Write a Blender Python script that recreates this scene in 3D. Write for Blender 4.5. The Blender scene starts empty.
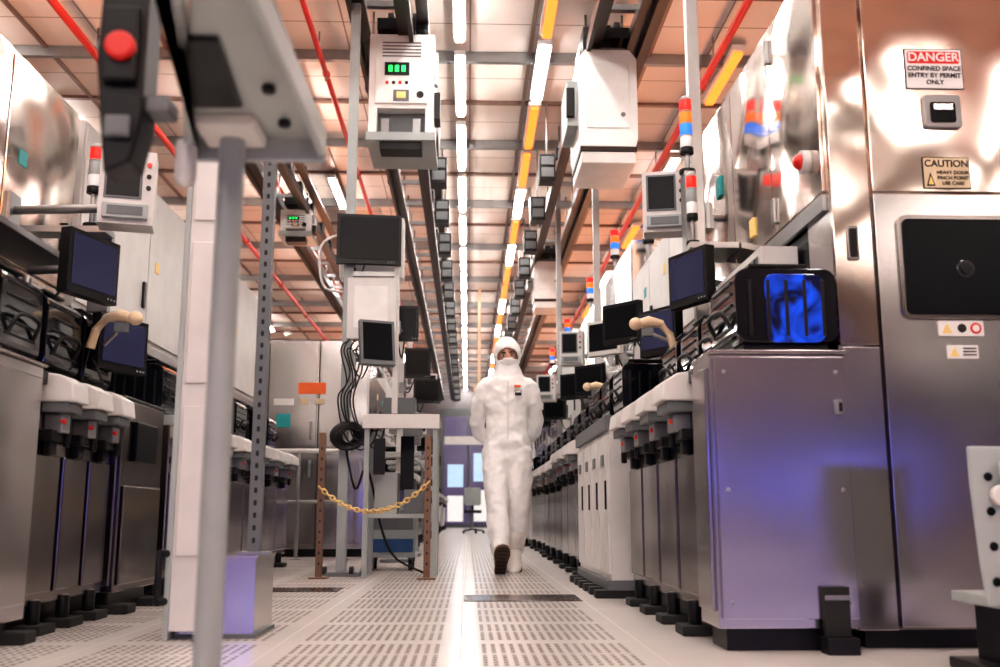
import bpy, bmesh, math, random
from mathutils import Vector, Matrix
random.seed(4)
scene = bpy.context.scene

# ------------------------------------------------------------------ materials
def base_mat(name):
    m = bpy.data.materials.new(name); m.use_nodes = True
    nt = m.node_tree; b = nt.nodes['Principled BSDF']
    return m, nt, b

def mat(name, col, rough=0.5, metal=0.0, emit=None, es=0.0, bump=0.0, bscale=30, trans=0.0, var=0.06, coat=0.0, spec=.5):
    m, nt, b = base_mat(name)
    tc = nt.nodes.new('ShaderNodeTexCoord')
    n = nt.nodes.new('ShaderNodeTexNoise'); n.inputs['Scale'].default_value = 6; n.inputs['Detail'].default_value = 3
    nt.links.new(tc.outputs['Object'], n.inputs['Vector'])
    r = nt.nodes.new('ShaderNodeValToRGB')
    c0 = [max(0, c*(1-var)) for c in col]; c1 = [min(1, c*(1+var)) for c in col]
    r.color_ramp.elements[0].position = 0.3; r.color_ramp.elements[1].position = 0.7
    r.color_ramp.elements[0].color = (*c0, 1); r.color_ramp.elements[1].color = (*c1, 1)
    nt.links.new(n.outputs['Fac'], r.inputs['Fac']); nt.links.new(r.outputs['Color'], b.inputs['Base Color'])
    b.inputs['Roughness'].default_value = rough; b.inputs['Metallic'].default_value = metal
    b.inputs['Coat Weight'].default_value = coat; b.inputs['Specular IOR Level'].default_value = spec
    if trans: b.inputs['Transmission Weight'].default_value = trans
    if emit:
        b.inputs['Emission Color'].default_value = (*emit, 1); b.inputs['Emission Strength'].default_value = es
    if bump:
        n2 = nt.nodes.new('ShaderNodeTexNoise'); n2.inputs['Scale'].default_value = bscale; n2.inputs['Detail'].default_value = 4
        nt.links.new(tc.outputs['Object'], n2.inputs['Vector'])
        bp = nt.nodes.new('ShaderNodeBump'); bp.inputs['Strength'].default_value = bump; bp.inputs['Distance'].default_value = 0.02
        nt.links.new(n2.outputs['Fac'], bp.inputs['Height']); nt.links.new(bp.outputs['Normal'], b.inputs['Normal'])
    return m

def steel(name, col, rough=0.28, wave=0.25, wscale=1.6, metal=1.0):
    m, nt, b = base_mat(name)
    g = nt.nodes.new('ShaderNodeNewGeometry')
    mp = nt.nodes.new('ShaderNodeMapping'); mp.inputs['Scale'].default_value = (90, 90, 3)
    nt.links.new(g.outputs['Position'], mp.inputs['Vector'])
    n = nt.nodes.new('ShaderNodeTexNoise'); n.inputs['Scale'].default_value = 4; n.inputs['Detail'].default_value = 2
    nt.links.new(mp.outputs['Vector'], n.inputs['Vector'])
    mr = nt.nodes.new('ShaderNodeMapRange'); mr.inputs['To Min'].default_value = rough*0.95; mr.inputs['To Max'].default_value = rough*1.06
    nt.links.new(n.outputs['Fac'], mr.inputs['Value']); nt.links.new(mr.outputs['Result'], b.inputs['Roughness'])
    n2 = nt.nodes.new('ShaderNodeTexNoise'); n2.inputs['Scale'].default_value = wscale; n2.inputs['Detail'].default_value = 1
    nt.links.new(g.outputs['Position'], n2.inputs['Vector'])
    bp = nt.nodes.new('ShaderNodeBump'); bp.inputs['Strength'].default_value = wave; bp.inputs['Distance'].default_value = 0.12
    nt.links.new(n2.outputs['Fac'], bp.inputs['Height']); nt.links.new(bp.outputs['Normal'], b.inputs['Normal'])
    b.inputs['Base Color'].default_value = (*col, 1); b.inputs['Metallic'].default_value = metal
    return m

STEEL = steel('brushed_steel', (.50, .475, .465), .20, .14)
STEELP = steel('polished_steel_panel', (.62, .53, .47), .12, .42, 1.6)
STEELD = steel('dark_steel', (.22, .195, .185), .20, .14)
ALU = mat('aluminium', (.31, .31, .31), .36, .85)
WHITE = mat('white_paint', (.76, .75, .735), .35, coat=.2)
WHITE2 = mat('offwhite_plastic', (.62, .60, .58), .4)
CREAM = mat('cream_plastic', (.70, .53, .35), .4)
GREYP = mat('grey_paint', (.13, .14, .145), .45)
GREYL = mat('light_grey_paint', (.35, .38, .375), .4)
BLACK = mat('black_plastic', (.007, .007, .008), .4, spec=.3)
RUB = mat('black_rubber', (.010, .010, .010), .7)
GLOSSB = mat('smoked_polycarbonate', (.005, .006, .010), .08, coat=.25)
SCREEN = mat('dark_screen', (.005, .006, .008), .28, spec=.12)
SCRB = mat('blue_screen', (.010, .012, .03), .2, emit=(.13, .13, .34), es=.07, spec=.3)
RED = mat('red_plastic', (.65, .02, .012), .35)
REDP = mat('red_sprinkler_pipe', (.50, .022, .012), .4)
ORANGE = mat('orange_label', (.85, .14, .02), .5)
YEL = mat('yellow_label', (.85, .62, .22), .5)
TEAL = mat('teal_label', (.01, .30, .31), .5)
SIGNW = mat('sign_white', (.76, .74, .72), .45)
SIGNC = mat('sign_cream', (.66, .53, .35), .45)
TXT = mat('sign_black_ink', (.012, .012, .012), .6)
BRASS = mat('bronze_post', (.20, .12, .075), .4, .7)
CHAINM = mat('yellow_chain', (.75, .52, .20), .4)
SUIT = mat('white_suit_fabric', (.86, .845, .83), .75, bump=.2, bscale=10, var=.01)
BOOT = mat('boot_fabric', (.74, .70, .66), .7)
SOLE = mat('boot_sole', (.07, .032, .018), .7, bump=.4, bscale=60)
SKIN = mat('skin', (.50, .25, .17), .5)
HAIR = mat('brow_hair', (.03, .015, .010), .6)
EYEW = mat('eye_white', (.6, .6, .6), .2)
IRIS = mat('iris', (.02, .012, .01), .2)
GLOVE = mat('white_glove', (.74, .75, .76), .5)
LIPS = mat('lips', (.5, .16, .14), .5)
PEACH = mat('ceiling_rail_paint', (.22, .14, .11), .4, .3)
DKBR = mat('dark_rail', (.035, .024, .020), .4, .5)
def em(name, c, s): return mat(name, c, .4, emit=c, es=s, var=0)
LW = em('tube_white', (1, .96, .92), 35)
LO = mat('tube_amber', (.3, .08, .01), .4, emit=(1, .19, .022), es=1.5, var=0)
LGREEN = em('led_green', (.02, 1, .15), .8)
LRED = em('lamp_red', (1, .02, .01), .35)
LAMB = em('lamp_amber', (1, .18, .01), .35)
LBLUE = em('lamp_blue', (.02, .2, 1), .4)
LWH = em('lamp_white', (.8, .8, .8), .05)
def pod_reflection():  # blue reflection on the black pod, painted as colour and glow
    m, nt, b = base_mat('painted_blue_reflection')
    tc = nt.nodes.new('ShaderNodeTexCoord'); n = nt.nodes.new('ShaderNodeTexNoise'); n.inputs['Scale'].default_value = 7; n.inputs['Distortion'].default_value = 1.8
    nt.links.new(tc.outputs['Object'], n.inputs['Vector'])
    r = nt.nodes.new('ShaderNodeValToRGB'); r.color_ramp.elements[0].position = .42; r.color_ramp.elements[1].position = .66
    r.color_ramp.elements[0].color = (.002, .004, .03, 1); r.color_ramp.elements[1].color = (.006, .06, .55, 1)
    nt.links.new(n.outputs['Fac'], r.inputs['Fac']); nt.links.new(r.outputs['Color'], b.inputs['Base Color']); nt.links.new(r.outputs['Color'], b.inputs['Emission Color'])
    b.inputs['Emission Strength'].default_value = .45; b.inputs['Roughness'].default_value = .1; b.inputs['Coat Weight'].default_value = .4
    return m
BLUEREFL = pod_reflection()

# ------------------------------------------------------------------ mesh builder
class B:
    def __init__(s, name, bev=.004):
        s.name = name; s.bm = bmesh.new(); s.mats = []; s.bev = bev; s.M = Matrix.Identity(4)
    def mi(s, m):
        if m not in s.mats: s.mats.append(m)
        return s.mats.index(m)
    def _fin(s, vs, m, smooth=False):
        fs = set()
        for v in vs: fs.update(v.link_faces)
        i = s.mi(m)
        for f in fs:
            f.material_index = i
            if smooth: f.smooth = len(f.verts) <= 4
        return vs
    def box(s, x0, x1, y0, y1, z0, z1, m):
        x0, x1 = sorted((x0, x1)); y0, y1 = sorted((y0, y1)); z0, z1 = sorted((z0, z1))
        M = s.M @ Matrix.Translation(((x0+x1)/2, (y0+y1)/2, (z0+z1)/2)) @ Matrix.Diagonal((x1-x0, y1-y0, z1-z0, 1))
        r = bmesh.ops.create_cube(s.bm, size=1, matrix=M)
        return s._fin(r['verts'], m)
    def cyl(s, p0, p1, r, m, r2=None, n=14):
        p0 = Vector(p0); p1 = Vector(p1); d = p1-p0
        q = d.to_track_quat('Z', 'Y').to_matrix().to_4x4()
        M = s.M @ Matrix.Translation((p0+p1)/2) @ q
        rr = bmesh.ops.create_cone(s.bm, cap_ends=True, segments=n, radius1=r, radius2=r if r2 is None else r2, depth=d.length, matrix=M)
        return s._fin(rr['verts'], m, True)
    def sph(s, c, r, m, u=16, v=10):
        if not hasattr(r, '__len__'): r = (r, r, r)
        M = s.M @ Matrix.Translation(c) @ Matrix.Diagonal((*r, 1))
        rr = bmesh.ops.create_uvsphere(s.bm, u_segments=u, v_segments=v, radius=1, matrix=M)
        return s._fin(rr['verts'], m, True)
    def prism(s, pts, axis, a0, a1, m):
        def P(p, a):
            return {'x': (a, p[0], p[1]), 'y': (p[0], a, p[1]), 'z': (p[0], p[1], a)}[axis]
        v0 = [s.bm.verts.new(s.M @ Vector(P(p, a0))) for p in pts]; v1 = [s.bm.verts.new(s.M @ Vector(P(p, a1))) for p in pts]
        n = len(pts); fs = [s.bm.faces.new(v0[::-1]), s.bm.faces.new(v1)]
        for i in range(n): fs.append(s.bm.faces.new((v0[i], v0[(i+1) % n], v1[(i+1) % n], v1[i])))
        bmesh.ops.recalc_face_normals(s.bm, faces=fs)
        k = s.mi(m)
        for f in fs: f.material_index = k
    def rrect(s, cx, cz, w, h, r, y0, y1, m, axis='y'):
        pts = []
        for (sx, sz, a) in ((1, 1, 0), (-1, 1, 90), (-1, -1, 180), (1, -1, 270)):
            for k in range(5):
                t = math.radians(a+k*22.5)
                pts.append((cx+sx*(w/2-r)+r*math.cos(t), cz+sz*(h/2-r)+r*math.sin(t)))
        s.prism(pts, axis, y0, y1, m)
    def loft(s, rings, m, n=20):
        cs = [Vector(r[0]) for r in rings]; loops = []
        for i, (c, rx, ry) in enumerate(rings):
            t = (cs[min(i+1, len(cs)-1)]-cs[max(i-1, 0)]).normalized()
            ref = Vector((1, 0, 0)) if abs(t.x) < .8 else Vector((0, 1, 0))
            v = t.cross(ref).normalized(); u = v.cross(t).normalized()
            loops.append([s.bm.verts.new(s.M @ (cs[i]+u*rx*math.cos(a*2*math.pi/n)+v*ry*math.sin(a*2*math.pi/n))) for a in range(n)])
        fs = []
        for a, b in zip(loops[:-1], loops[1:]):
            for i in range(n): fs.append(s.bm.faces.new((a[i], a[(i+1) % n], b[(i+1) % n], b[i])))
        fs.append(s.bm.faces.new(loops[0][::-1])); fs.append(s.bm.faces.new(loops[-1]))
        bmesh.ops.recalc_face_normals(s.bm, faces=fs)
        k = s.mi(m)
        for f in fs: f.material_index = k; f.smooth = True
    def tube(s, pts, r, m, n=8):
        P = [Vector(p) for p in pts]; out = []
        for i in range(len(P)-1):
            p0 = P[max(i-1, 0)]; p1 = P[i]; p2 = P[i+1]; p3 = P[min(i+2, len(P)-1)]
            for k in range(6):
                t = k/6
                out.append(.5*((2*p1)+(-p0+p2)*t+(2*p0-5*p1+4*p2-p3)*t*t+(-p0+3*p1-3*p2+p3)*t**3))
        out.append(P[-1])
        s.loft([(p, r, r) for p in out], m, n)
    def torus(s, c, R, r, m, rot=None, sx=1, n=12, k=6):
        M = s.M @ Matrix.Translation(c) @ (rot or Matrix.Identity(4)) @ Matrix.Diagonal((sx, 1, 1, 1))
        g = [[s.bm.verts.new(M @ Vector(((R+r*math.cos(b*2*math.pi/k))*math.cos(a*2*math.pi/n), (R+r*math.cos(b*2*math.pi/k))*math.sin(a*2*math.pi/n), r*math.sin(b*2*math.pi/k)))) for b in range(k)] for a in range(n)]
        q = s.mi(m); fs = []
        for a in range(n):
            for b in range(k):
                f = s.bm.faces.new((g[a][b], g[(a+1) % n][b], g[(a+1) % n][(b+1) % k], g[a][(b+1) % k])); f.material_index = q; f.smooth = True; fs.append(f)
        bmesh.ops.recalc_face_normals(s.bm, faces=fs)
    def done(s, parent=None, origin=None):
        vs = [v.co for v in s.bm.verts]
        if origin is None:
            mn = Vector([min(v[i] for v in vs) for i in range(3)]); mx = Vector([max(v[i] for v in vs) for i in range(3)])
            origin = Vector(((mn.x+mx.x)/2, (mn.y+mx.y)/2, mn.z))
        origin = Vector(origin)
        bmesh.ops.translate(s.bm, verts=s.bm.verts, vec=-origin)
        me = bpy.data.meshes.new(s.name); s.bm.to_mesh(me); s.bm.free()
        for m in s.mats: me.materials.append(m)
        o = bpy.data.objects.new(s.name, me); scene.collection.objects.link(o); o.location = origin
        if s.bev:
            bv = o.modifiers.new('Bevel', 'BEVEL'); bv.width = s.bev; bv.segments = 2; bv.limit_method = 'ANGLE'; bv.angle_limit = math.radians(45)
        if parent is not None:
            o.parent = parent; o.location = origin-parent.location
        return o

def empty(name, loc=(0, 0, 0)):
    e = bpy.data.objects.new(name, None); scene.collection.objects.link(e); e.location = loc; e.empty_display_size = .1
    return e

def text(txt, x, y, z, size, m, parent, name='lettering'):
    c = bpy.data.curves.new(name, 'FONT'); c.body = txt; c.size = size; c.align_x = 'CENTER'; c.align_y = 'CENTER'; c.extrude = .0006; c.offset = size*.018
    o = bpy.data.objects.new(name, c); scene.collection.objects.link(o); c.materials.append(m)
    o.rotation_euler = (math.pi/2, 0, 0)
    o.parent = parent; o.location = Vector((x, y, z))-parent.location
    return o

# ------------------------------------------------------------------ room
XL, XR, YB, YF, ZC = -7.0, 7.0, -8.0, 36.0, 5.0
def mathn(nt, op, a, b=None, c=None):
    n = nt.nodes.new('ShaderNodeMath'); n.operation = op
    for i, v in enumerate((a, b, c)):
        if v is None: continue
        if isinstance(v, (int, float)): n.inputs[i].default_value = v
        else: nt.links.new(v, n.inputs[i])
    return n.outputs[0]

def floor_mat():
    m, nt, b = base_mat('raised_floor_tiles')
    g = nt.nodes.new('ShaderNodeNewGeometry'); sp = nt.nodes.new('ShaderNodeSeparateXYZ'); nt.links.new(g.outputs['Position'], sp.inputs[0])
    X, Y = sp.outputs['X'], sp.outputs['Y']
    T = .6
    lx = mathn(nt, 'FLOORED_MODULO', mathn(nt, 'ADD', X, .02), T); ly = mathn(nt, 'FLOORED_MODULO', mathn(nt, 'ADD', Y, .1), T)
    dx = mathn(nt, 'ABSOLUTE', mathn(nt, 'SUBTRACT', lx, T/2)); dy = mathn(nt, 'ABSOLUTE', mathn(nt, 'SUBTRACT', ly, T/2))
    seam = mathn(nt, 'GREATER_THAN', mathn(nt, 'MAXIMUM', dx, dy), T/2-.0025)
    inner = mathn(nt, 'LESS_THAN', mathn(nt, 'MAXIMUM', dx, dy), T/2-.055)
    sx = mathn(nt, 'FLOORED_MODULO', lx, .03); sy = mathn(nt, 'FLOORED_MODULO', ly, .05)
    ax = mathn(nt, 'LESS_THAN', mathn(nt, 'ABSOLUTE', mathn(nt, 'SUBTRACT', sx, .015)), .0068)
    ay = mathn(nt, 'LESS_THAN', mathn(nt, 'ABSOLUTE', mathn(nt, 'SUBTRACT', sy, .025)), .016)
    band = mathn(nt, 'MULTIPLY', mathn(nt, 'GREATER_THAN', X, -2.42), mathn(nt, 'LESS_THAN', X, .58))
    mid = mathn(nt, 'GREATER_THAN', dy, .02)
    slot = mathn(nt, 'MULTIPLY', mathn(nt, 'MULTIPLY', ax, ay), mathn(nt, 'MULTIPLY', mathn(nt, 'MULTIPLY', inner, band), mid))
    mask = mathn(nt, 'MAXIMUM', slot, mathn(nt, 'MULTIPLY', seam, .55))
    n = nt.nodes.new('ShaderNodeTexNoise'); n.inputs['Scale'].default_value = 1.2; nt.links.new(g.outputs['Position'], n.inputs['Vector'])
    r = nt.nodes.new('ShaderNodeValToRGB'); r.color_ramp.elements[0].color = (.60, .555, .53, 1); r.color_ramp.elements[1].color = (.70, .655, .63, 1)
    nt.links.new(n.outputs['Fac'], r.inputs['Fac'])
    mx = nt.nodes.new('ShaderNodeMix'); mx.data_type = 'RGBA'
    nt.links.new(mask, mx.inputs['Factor']); nt.links.new(r.outputs['Color'], mx.inputs['A']); mx.inputs['B'].default_value = (.09, .065, .055, 1)
    nt.links.new(mx.outputs['Result'], b.inputs['Base Color'])
    rr = mathn(nt, 'ADD', mathn(nt, 'MULTIPLY', mask, .6), .21); nt.links.new(rr, b.inputs['Roughness'])
    bp = nt.nodes.new('ShaderNodeBump'); bp.inputs['Strength'].default_value = .4; bp.inputs['Distance'].default_value = .003; bp.invert = True
    nt.links.new(mask, bp.inputs['Height']); nt.links.new(bp.outputs['Normal'], b.inputs['Normal'])
    return m

def ceil_mat():
    m, nt, b = base_mat('ceiling_panels')
    g = nt.nodes.new('ShaderNodeNewGeometry'); sp = nt.nodes.new('ShaderNodeSeparateXYZ'); nt.links.new(g.outputs['Position'], sp.inputs[0])
    n = nt.nodes.new('ShaderNodeTexNoise'); n.inputs['Scale'].default_value = .5; nt.links.new(g.outputs['Position'], n.inputs['Vector'])
    r = nt.nodes.new('ShaderNodeValToRGB'); r.color_ramp.elements[0].color = (.60, .50, .44, 1); r.color_ramp.elements[1].color = (.74, .66, .61, 1)
    r.color_ramp.elements[0].position = .35; r.color_ramp.elements[1].position = .65
    nt.links.new(n.outputs['Fac'], r.inputs['Fac'])
    lx = mathn(nt, 'ABSOLUTE', mathn(nt, 'SUBTRACT', mathn(nt, 'FLOORED_MODULO', sp.outputs['X'], .6), .3)); ly = mathn(nt, 'ABSOLUTE', mathn(nt, 'SUBTRACT', mathn(nt, 'FLOORED_MODULO', mathn(nt, 'ADD', sp.outputs['Y'], .2), .6), .3))
    seam = mathn(nt, 'GREATER_THAN', mathn(nt, 'MAXIMUM', lx, ly), .292)
    mx = nt.nodes.new('ShaderNodeMix'); mx.data_type = 'RGBA'
    nt.links.new(seam, mx.inputs['Factor']); nt.links.new(r.outputs['Color'], mx.inputs['A']); mx.inputs['B'].default_value = (.24, .16, .12, 1)
    nt.links.new(mx.outputs['Result'], b.inputs['Base Color'])
    b.inputs['Roughness'].default_value = .3
    return m
FLOORM = floor_mat(); CEILM = ceil_mat()
WALLM = mat('wall_panel_paint', (.24, .18, .15), .5); WALLB = mat('wall_end_paint', (.20, .18, .19), .4)

b = B('floor', 0); b.box(XL, XR, YB, YF, -.1, 0, FLOORM); b.done()
b = B('ceiling', 0); b.box(XL, XR, YB, YF, ZC, ZC+.1, CEILM); b.done()
b = B('wall_left', 0); b.box(XL-.1, XL, YB, YF, 0, ZC, WALLM); b.done()
b = B('wall_right', 0); b.box(XR, XR+.1, YB, YF, 0, ZC, WALLM); b.done()
b = B('wall_back', 0); b.box(XL, XR, YB-.1, YB, 0, ZC, WALLM); b.done()
b = B('wall_front', 0); b.box(XL, XR, YF, YF+.1, 0, ZC, WALLB); b.done()
ENDV = mat('violet_lit_glass', (.09, .075, .14), .2, emit=(.25, .18, .5), es=.08)
ENDC = mat('cyan_lit_glass', (.3, .42, .5), .2, emit=(.5, .7, .9), es=.4)
ENDW = mat('lit_corridor', (.6, .6, .6), .4, emit=(1, .95, .92), es=.35)
b = B('door_1', .01)
b.box(-1.0, 1.1, YF-.06, YF-.005, 0, 4.2, GREYP); b.box(-.85, -.02, YF-.09, YF-.06, .1, 3.9, ENDV); b.box(.06, .95, YF-.09, YF-.06, .1, 3.9, ENDV)
b.box(-.72, -.16, YF-.1, YF-.06, 1.4, 2.2, ENDC); b.box(.2, .8, YF-.1, YF-.06, 1.6, 2.6, ENDC); b.box(-.12, -.06, YF-.14, YF-.06, .9, 1.2, BLACK)
b.box(-.72, -.16, YF-.1, YF-.06, .2, 1.1, ENDW); b.box(.2, .8, YF-.1, YF-.06, .2, 1.3, ENDW); b.box(-.85, .95, YF-.1, YF-.06, 2.9, 3.2, SIGNW)
b.done()

b = B('ceiling_grid', 0)
x = -6.6
while x < 6.9: b.box(x-.02, x+.02, YB, YF, ZC-.03, ZC-.001, PEACH); x += 1.2
y = -7.4
k = 0
while y < 35.8:
    h = .11 if k % 2 == 0 else .035
    b.box(XL+.05, XR-.05, y-.03, y+.03, ZC-h, ZC-.002, ALU if k % 2 == 0 else PEACH); y += 1.2; k += 1
b.done()

def strip(X, pattern, w=.034, y0=-7, zt=ZC-.12, L=1.30, P=1.5):
    b = B('ceiling_strip_light', 0)
    y = y0; i = 0
    while y < 35:
        b.box(X-w*1.6, X+w*1.6, y, y+L, zt-.005, zt+.05, WHITE2)
        b.box(X-w, X+w, y+.04, y+L-.04, zt-.04, zt-.005, pattern[i % len(pattern)])
        b.cyl((X, y+.7, zt+.04), (X, y+.7, ZC-.001), .012, ALU)
        y += P; i += 1
    b.done()
strip(-.1, [LW], P=1.8, L=1.5); strip(.72, [LO, LW, LO, LO, LW], P=1.45, w=.042)
strip(-1.85, [LW, LO, LW], P=3.0, y0=-5.1); strip(-2.8, [LW], P=3.2, y0=-6.2); strip(2.62, [LO, LW], P=3.0, y0=-3.0, w=.042); strip(-4.8, [LW], P=3); strip(4.9, [LW], P=3)

def pipe(X, Z, r=.038):
    b = B('sprinkler_pipe', 0)
    b.cyl((X, -7.9, Z), (X, 35.9, Z), r, REDP)
    y = -6
    while y < 35:
        b.cyl((X, y, Z), (X, y, ZC-.001), .010, ALU); b.cyl((X, y+.5, Z-.08), (X, y+.5, Z), .014, BRASS); b.cyl((X, y+.49, Z), (X, y+.56, Z), r*1.35, REDP); y += 3
    b.done()
pipe(-3.55, 4.72); pipe(2.36, 4.72); pipe(-.99, 4.84, .028); pipe(-1.45, 4.80, .028); pipe(4.2, 4.75); pipe(-5.4, 4.75); pipe(-2.62, 4.86, .026)

# ------------------------------------------------------------------ overhead tracks
def track(xc, name='overhead_hoist_track', w=.34, z=4.42, y0=3.0):
    b = B(name, 0)
    for sx in (-1, 1):
        x = xc+sx*w/2
        b.box(x-.035, x+.035, y0, 35, z, z+.14, ALU); b.box(x-.055, x+.055, y0, 35, z-.03, z, DKBR)
        b.box(x+sx*.04, x+sx*.075, y0, 35, z-.10, z+.02, DKBR)
    y = y0+.2
    while y < 35:
        b.box(xc-w/2, xc+w/2, y-.03, y+.03, z+.14, z+.19, ALU)
        for sx in (-1, 1):
            b.cyl((xc+sx*w/2, y, z+.14), (xc+sx*w/2, y, ZC-.001), .011, ALU, n=8)
        b.box(xc+w/2+.03, xc+w/2+.09, y+.1, y+.25, z-.02, z+.1, BLACK)
        b.box(xc-w/2-.10, xc-w/2-.04, y+.3, y+.4, z-.04, z+.08, ORANGE if int(y) % 3 == 0 else BLACK)
        y += .9
    b.box(xc+w/2+.1, xc+w/2+.2, y0, 35, z+.1, z+.13, DKBR)
    b.done()
track(-.72); track(1.24); track(-2.35, y0=9)

def speakers(xc, z, name):
    b = B(name, .006)
    y = 10.5
    while y < 32:
        b.box(xc-.09, xc+.09, y, y+.22, z-.3, z, BLACK); b.box(xc-.07, xc+.07, y-.02, y, z-.27, z-.16, GREYP)
        b.box(xc-.07, xc+.07, y-.02, y, z-.13, z-.03, GREYP)
        b.cyl((xc, y+.1, z), (xc, y+.1, ZC-.001), .012, ALU); y += 1.5
    b.done()
speakers(-.34, 4.3, 'hanging_sensor_boxes'); speakers(.86, 4.35, 'hanging_sensor_boxes')

def hoist(xc, yc, z0, z1, w, d, name='overhead_hoist_vehicle', style=0):
    b = B(name, .018)
    y0 = yc-d/2; y1 = yc+d/2
    H = z1-z0
    if style == 0:
        b.box(xc-w/2, xc+w/2, y0, y1, z0+.30*H, z1, WHITE)
        b.box(xc-w/2, xc-w/2+.07, y0, y1, z0+.05, z0+.31*H, WHITE); b.box(xc+w/2-.07, xc+w/2, y0, y1, z0+.05, z0+.31*H, WHITE)
        b.box(xc-w/2+.07, xc+w/2-.07, y0+.12, y1-.1, z0+.08, z0+.30*H, GREYP)
        b.box(xc-w/2-.015, xc+w/2+.015, y0-.015, y1, z0, z0+.07, GREYL)
        b.box(xc-w*.32, xc+w*.32, y0+.02, y0+.2, z0-.07, z0+.02, BLACK)
        b.box(xc-w*.40, xc+w*.40, y0-.02, y0, z0+.34*H, z1-.05, WHITE)
        b.box(xc-w*.26, xc+w*.12, y0-.03, y0-.018, z0+.60*H, z0+.72*H, BLACK)
        for i in range(3): b.box(xc-w*.20+i*w*.10, xc-w*.14+i*w*.10, y0-.034, y0-.03, z0+.63*H, z0+.69*H, LGREEN)
        for i in range(4): b.cyl((xc-w*.22+i*w*.10, y0-.03, z0+.53*H), (xc-w*.22+i*w*.10, y0-.018, z0+.53*H), .014, BLACK if i % 2 else RED)
        b.box(xc-w*.12, xc+w*.12, y0-.032, y0-.02, z0+.36*H, z0+.46*H, GREYP)
        b.box(xc-w*.07, xc+w*.07, y0-.037, y0-.03, z0+.38*H, z0+.44*H, YEL)
        b.cyl((xc+w*.29, y0-.03, z0+.42*H), (xc+w*.29, y0-.018, z0+.42*H), .03, BLACK)
        for i in range(5): b.box(xc-w*.3, xc+w*.3, y0-.026, y0-.018, z1-.09-i*.03, z1-.08-i*.03, GREYP)
        b.box(xc+w/2, xc+w/2+.05, y0+.1, y0+.3, z0+.25*H, z0+.5*H, BLACK); b.box(xc+w/2, xc+w/2+.03, y0+.05, y0+.12, z0+.55*H, z0+.85*H, ALU)
        b.box(xc-w*.3, xc-w*.18, y0-.01, y0+.1, z0+.07, z0+.2*H, ALU); b.box(xc+w*.18, xc+w*.3, y0-.01, y0+.1, z0+.07, z0+.2*H, ALU)
    else:
        pts = [(xc-w*.38, z1), (xc+w*.38, z1), (xc+w/2, z1-.08), (xc+w/2, z0+.22), (xc+w*.46, z0+.14), (xc-w*.46, z0+.14), (xc-w/2, z0+.22), (xc-w/2, z1-.08)]
        b.prism(pts, 'y', y0, y1, WHITE)
        b.box(xc-w*.48, xc+w*.48, y0+.01, y1, z0+.10, z0+.15, DKBR)
        b.box(xc-w*.46, xc+w*.46, y0+.02, y1, z0, z0+.10, WHITE2)
        b.box(xc-w*.36, xc+w*.36, y0-.012, y0, z0+.30, z1-.12, WHITE)
        b.box(xc-w/2-.09, xc-w/2, y0+.08, y1-.1, z0+.35, z1-.25, GREYL); b.box(xc-w/2-.10, xc-w/2-.03, y0+.04, y0+.09, z0+.42, z1-.33, BLACK)
        b.cyl((xc+w*.25, y0-.02, z0+.42), (xc+w*.25, y0, z0+.42), .02, GREYP)
    b.box(xc-w*.34, xc+w*.34, y0+.08, y1-.08, z1, 4.40, GREYP)
    b.box(xc-w*.40, xc+w*.40, y0+.02, y1-.02, 4.46, 4.56, BLACK)
    for sx in (-1, 1):
        for yy in (y0+.12, y1-.12): b.cyl((xc+sx*.08, yy, 4.60), (xc+sx*.13, yy, 4.60), .05, RUB)
    b.box(xc-w*.10, xc+w*.10, y0+.1, y1-.1, 4.36, 4.62, BLACK)
    b.done()
hoist(-.57, 8.2, 3.46, 4.40, .54, .7)
hoist(1.17, 8.3, 3.33, 4.34, .50, .7, style=1)
hoist(-2.28, 13.0, 4.02, 4.38, .40, .5)
hoist(1.24, 15.5, 3.6, 4.34, .45, .6, style=1)

# ------------------------------------------------------------------ tool components
def fpod(x, y, z, side=1, w=.36, blue=False, h=.32):
    b = B('wafer_pod', .012)
    d = .34
    b.rrect(x, z+h*.5+.01, w, h-.04, .04, y-d/2, y+d/2, GLOSSB)
    b.box(x-w*.42, x+w*.42, y-d*.42, y+d*.42, z, z+.03, BLACK)
    b.box(x-.07, x+.07, y-.07, y+.07, z+h-.01, z+h+.012, BLACK); b.box(x-.1, x+.1, y-.1, y+.1, z+h+.012, z+h+.024, BLACK)
    for i in range(5):
        xx = x-w*.36+i*w*.18
        b.box(xx-.006, xx+.006, y-d/2-.008, y-d/2+.002, z+.05, z+h-.05, BLACK)
    if blue:
        b.rrect(x+w*.08, z+h*.5, w*.58, h*.80, .03, y-d/2-.004, y-d/2+.001, BLUEREFL)  # thin glowing sheet standing in for the reflection
    for sx in (-1, 1):
        b.tube([(x+sx*w/2, y-.1, z+h*.3), (x+sx*(w/2+.03), y-.08, z+h*.5), (x+sx*(w/2+.03), y+.08, z+h*.5), (x+sx*w/2, y+.1, z+h*.3)], .009, BLACK, 6)
    for i in range(6):
        zz = z+.05+i*(h-.1)/5
        for sx in (-1, 1): b.box(x+sx*(w/2-.005), x+sx*(w/2+.006), y-d*.36, y+d*.36, zz-.005, zz+.005, BLACK)
    b.done()

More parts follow.
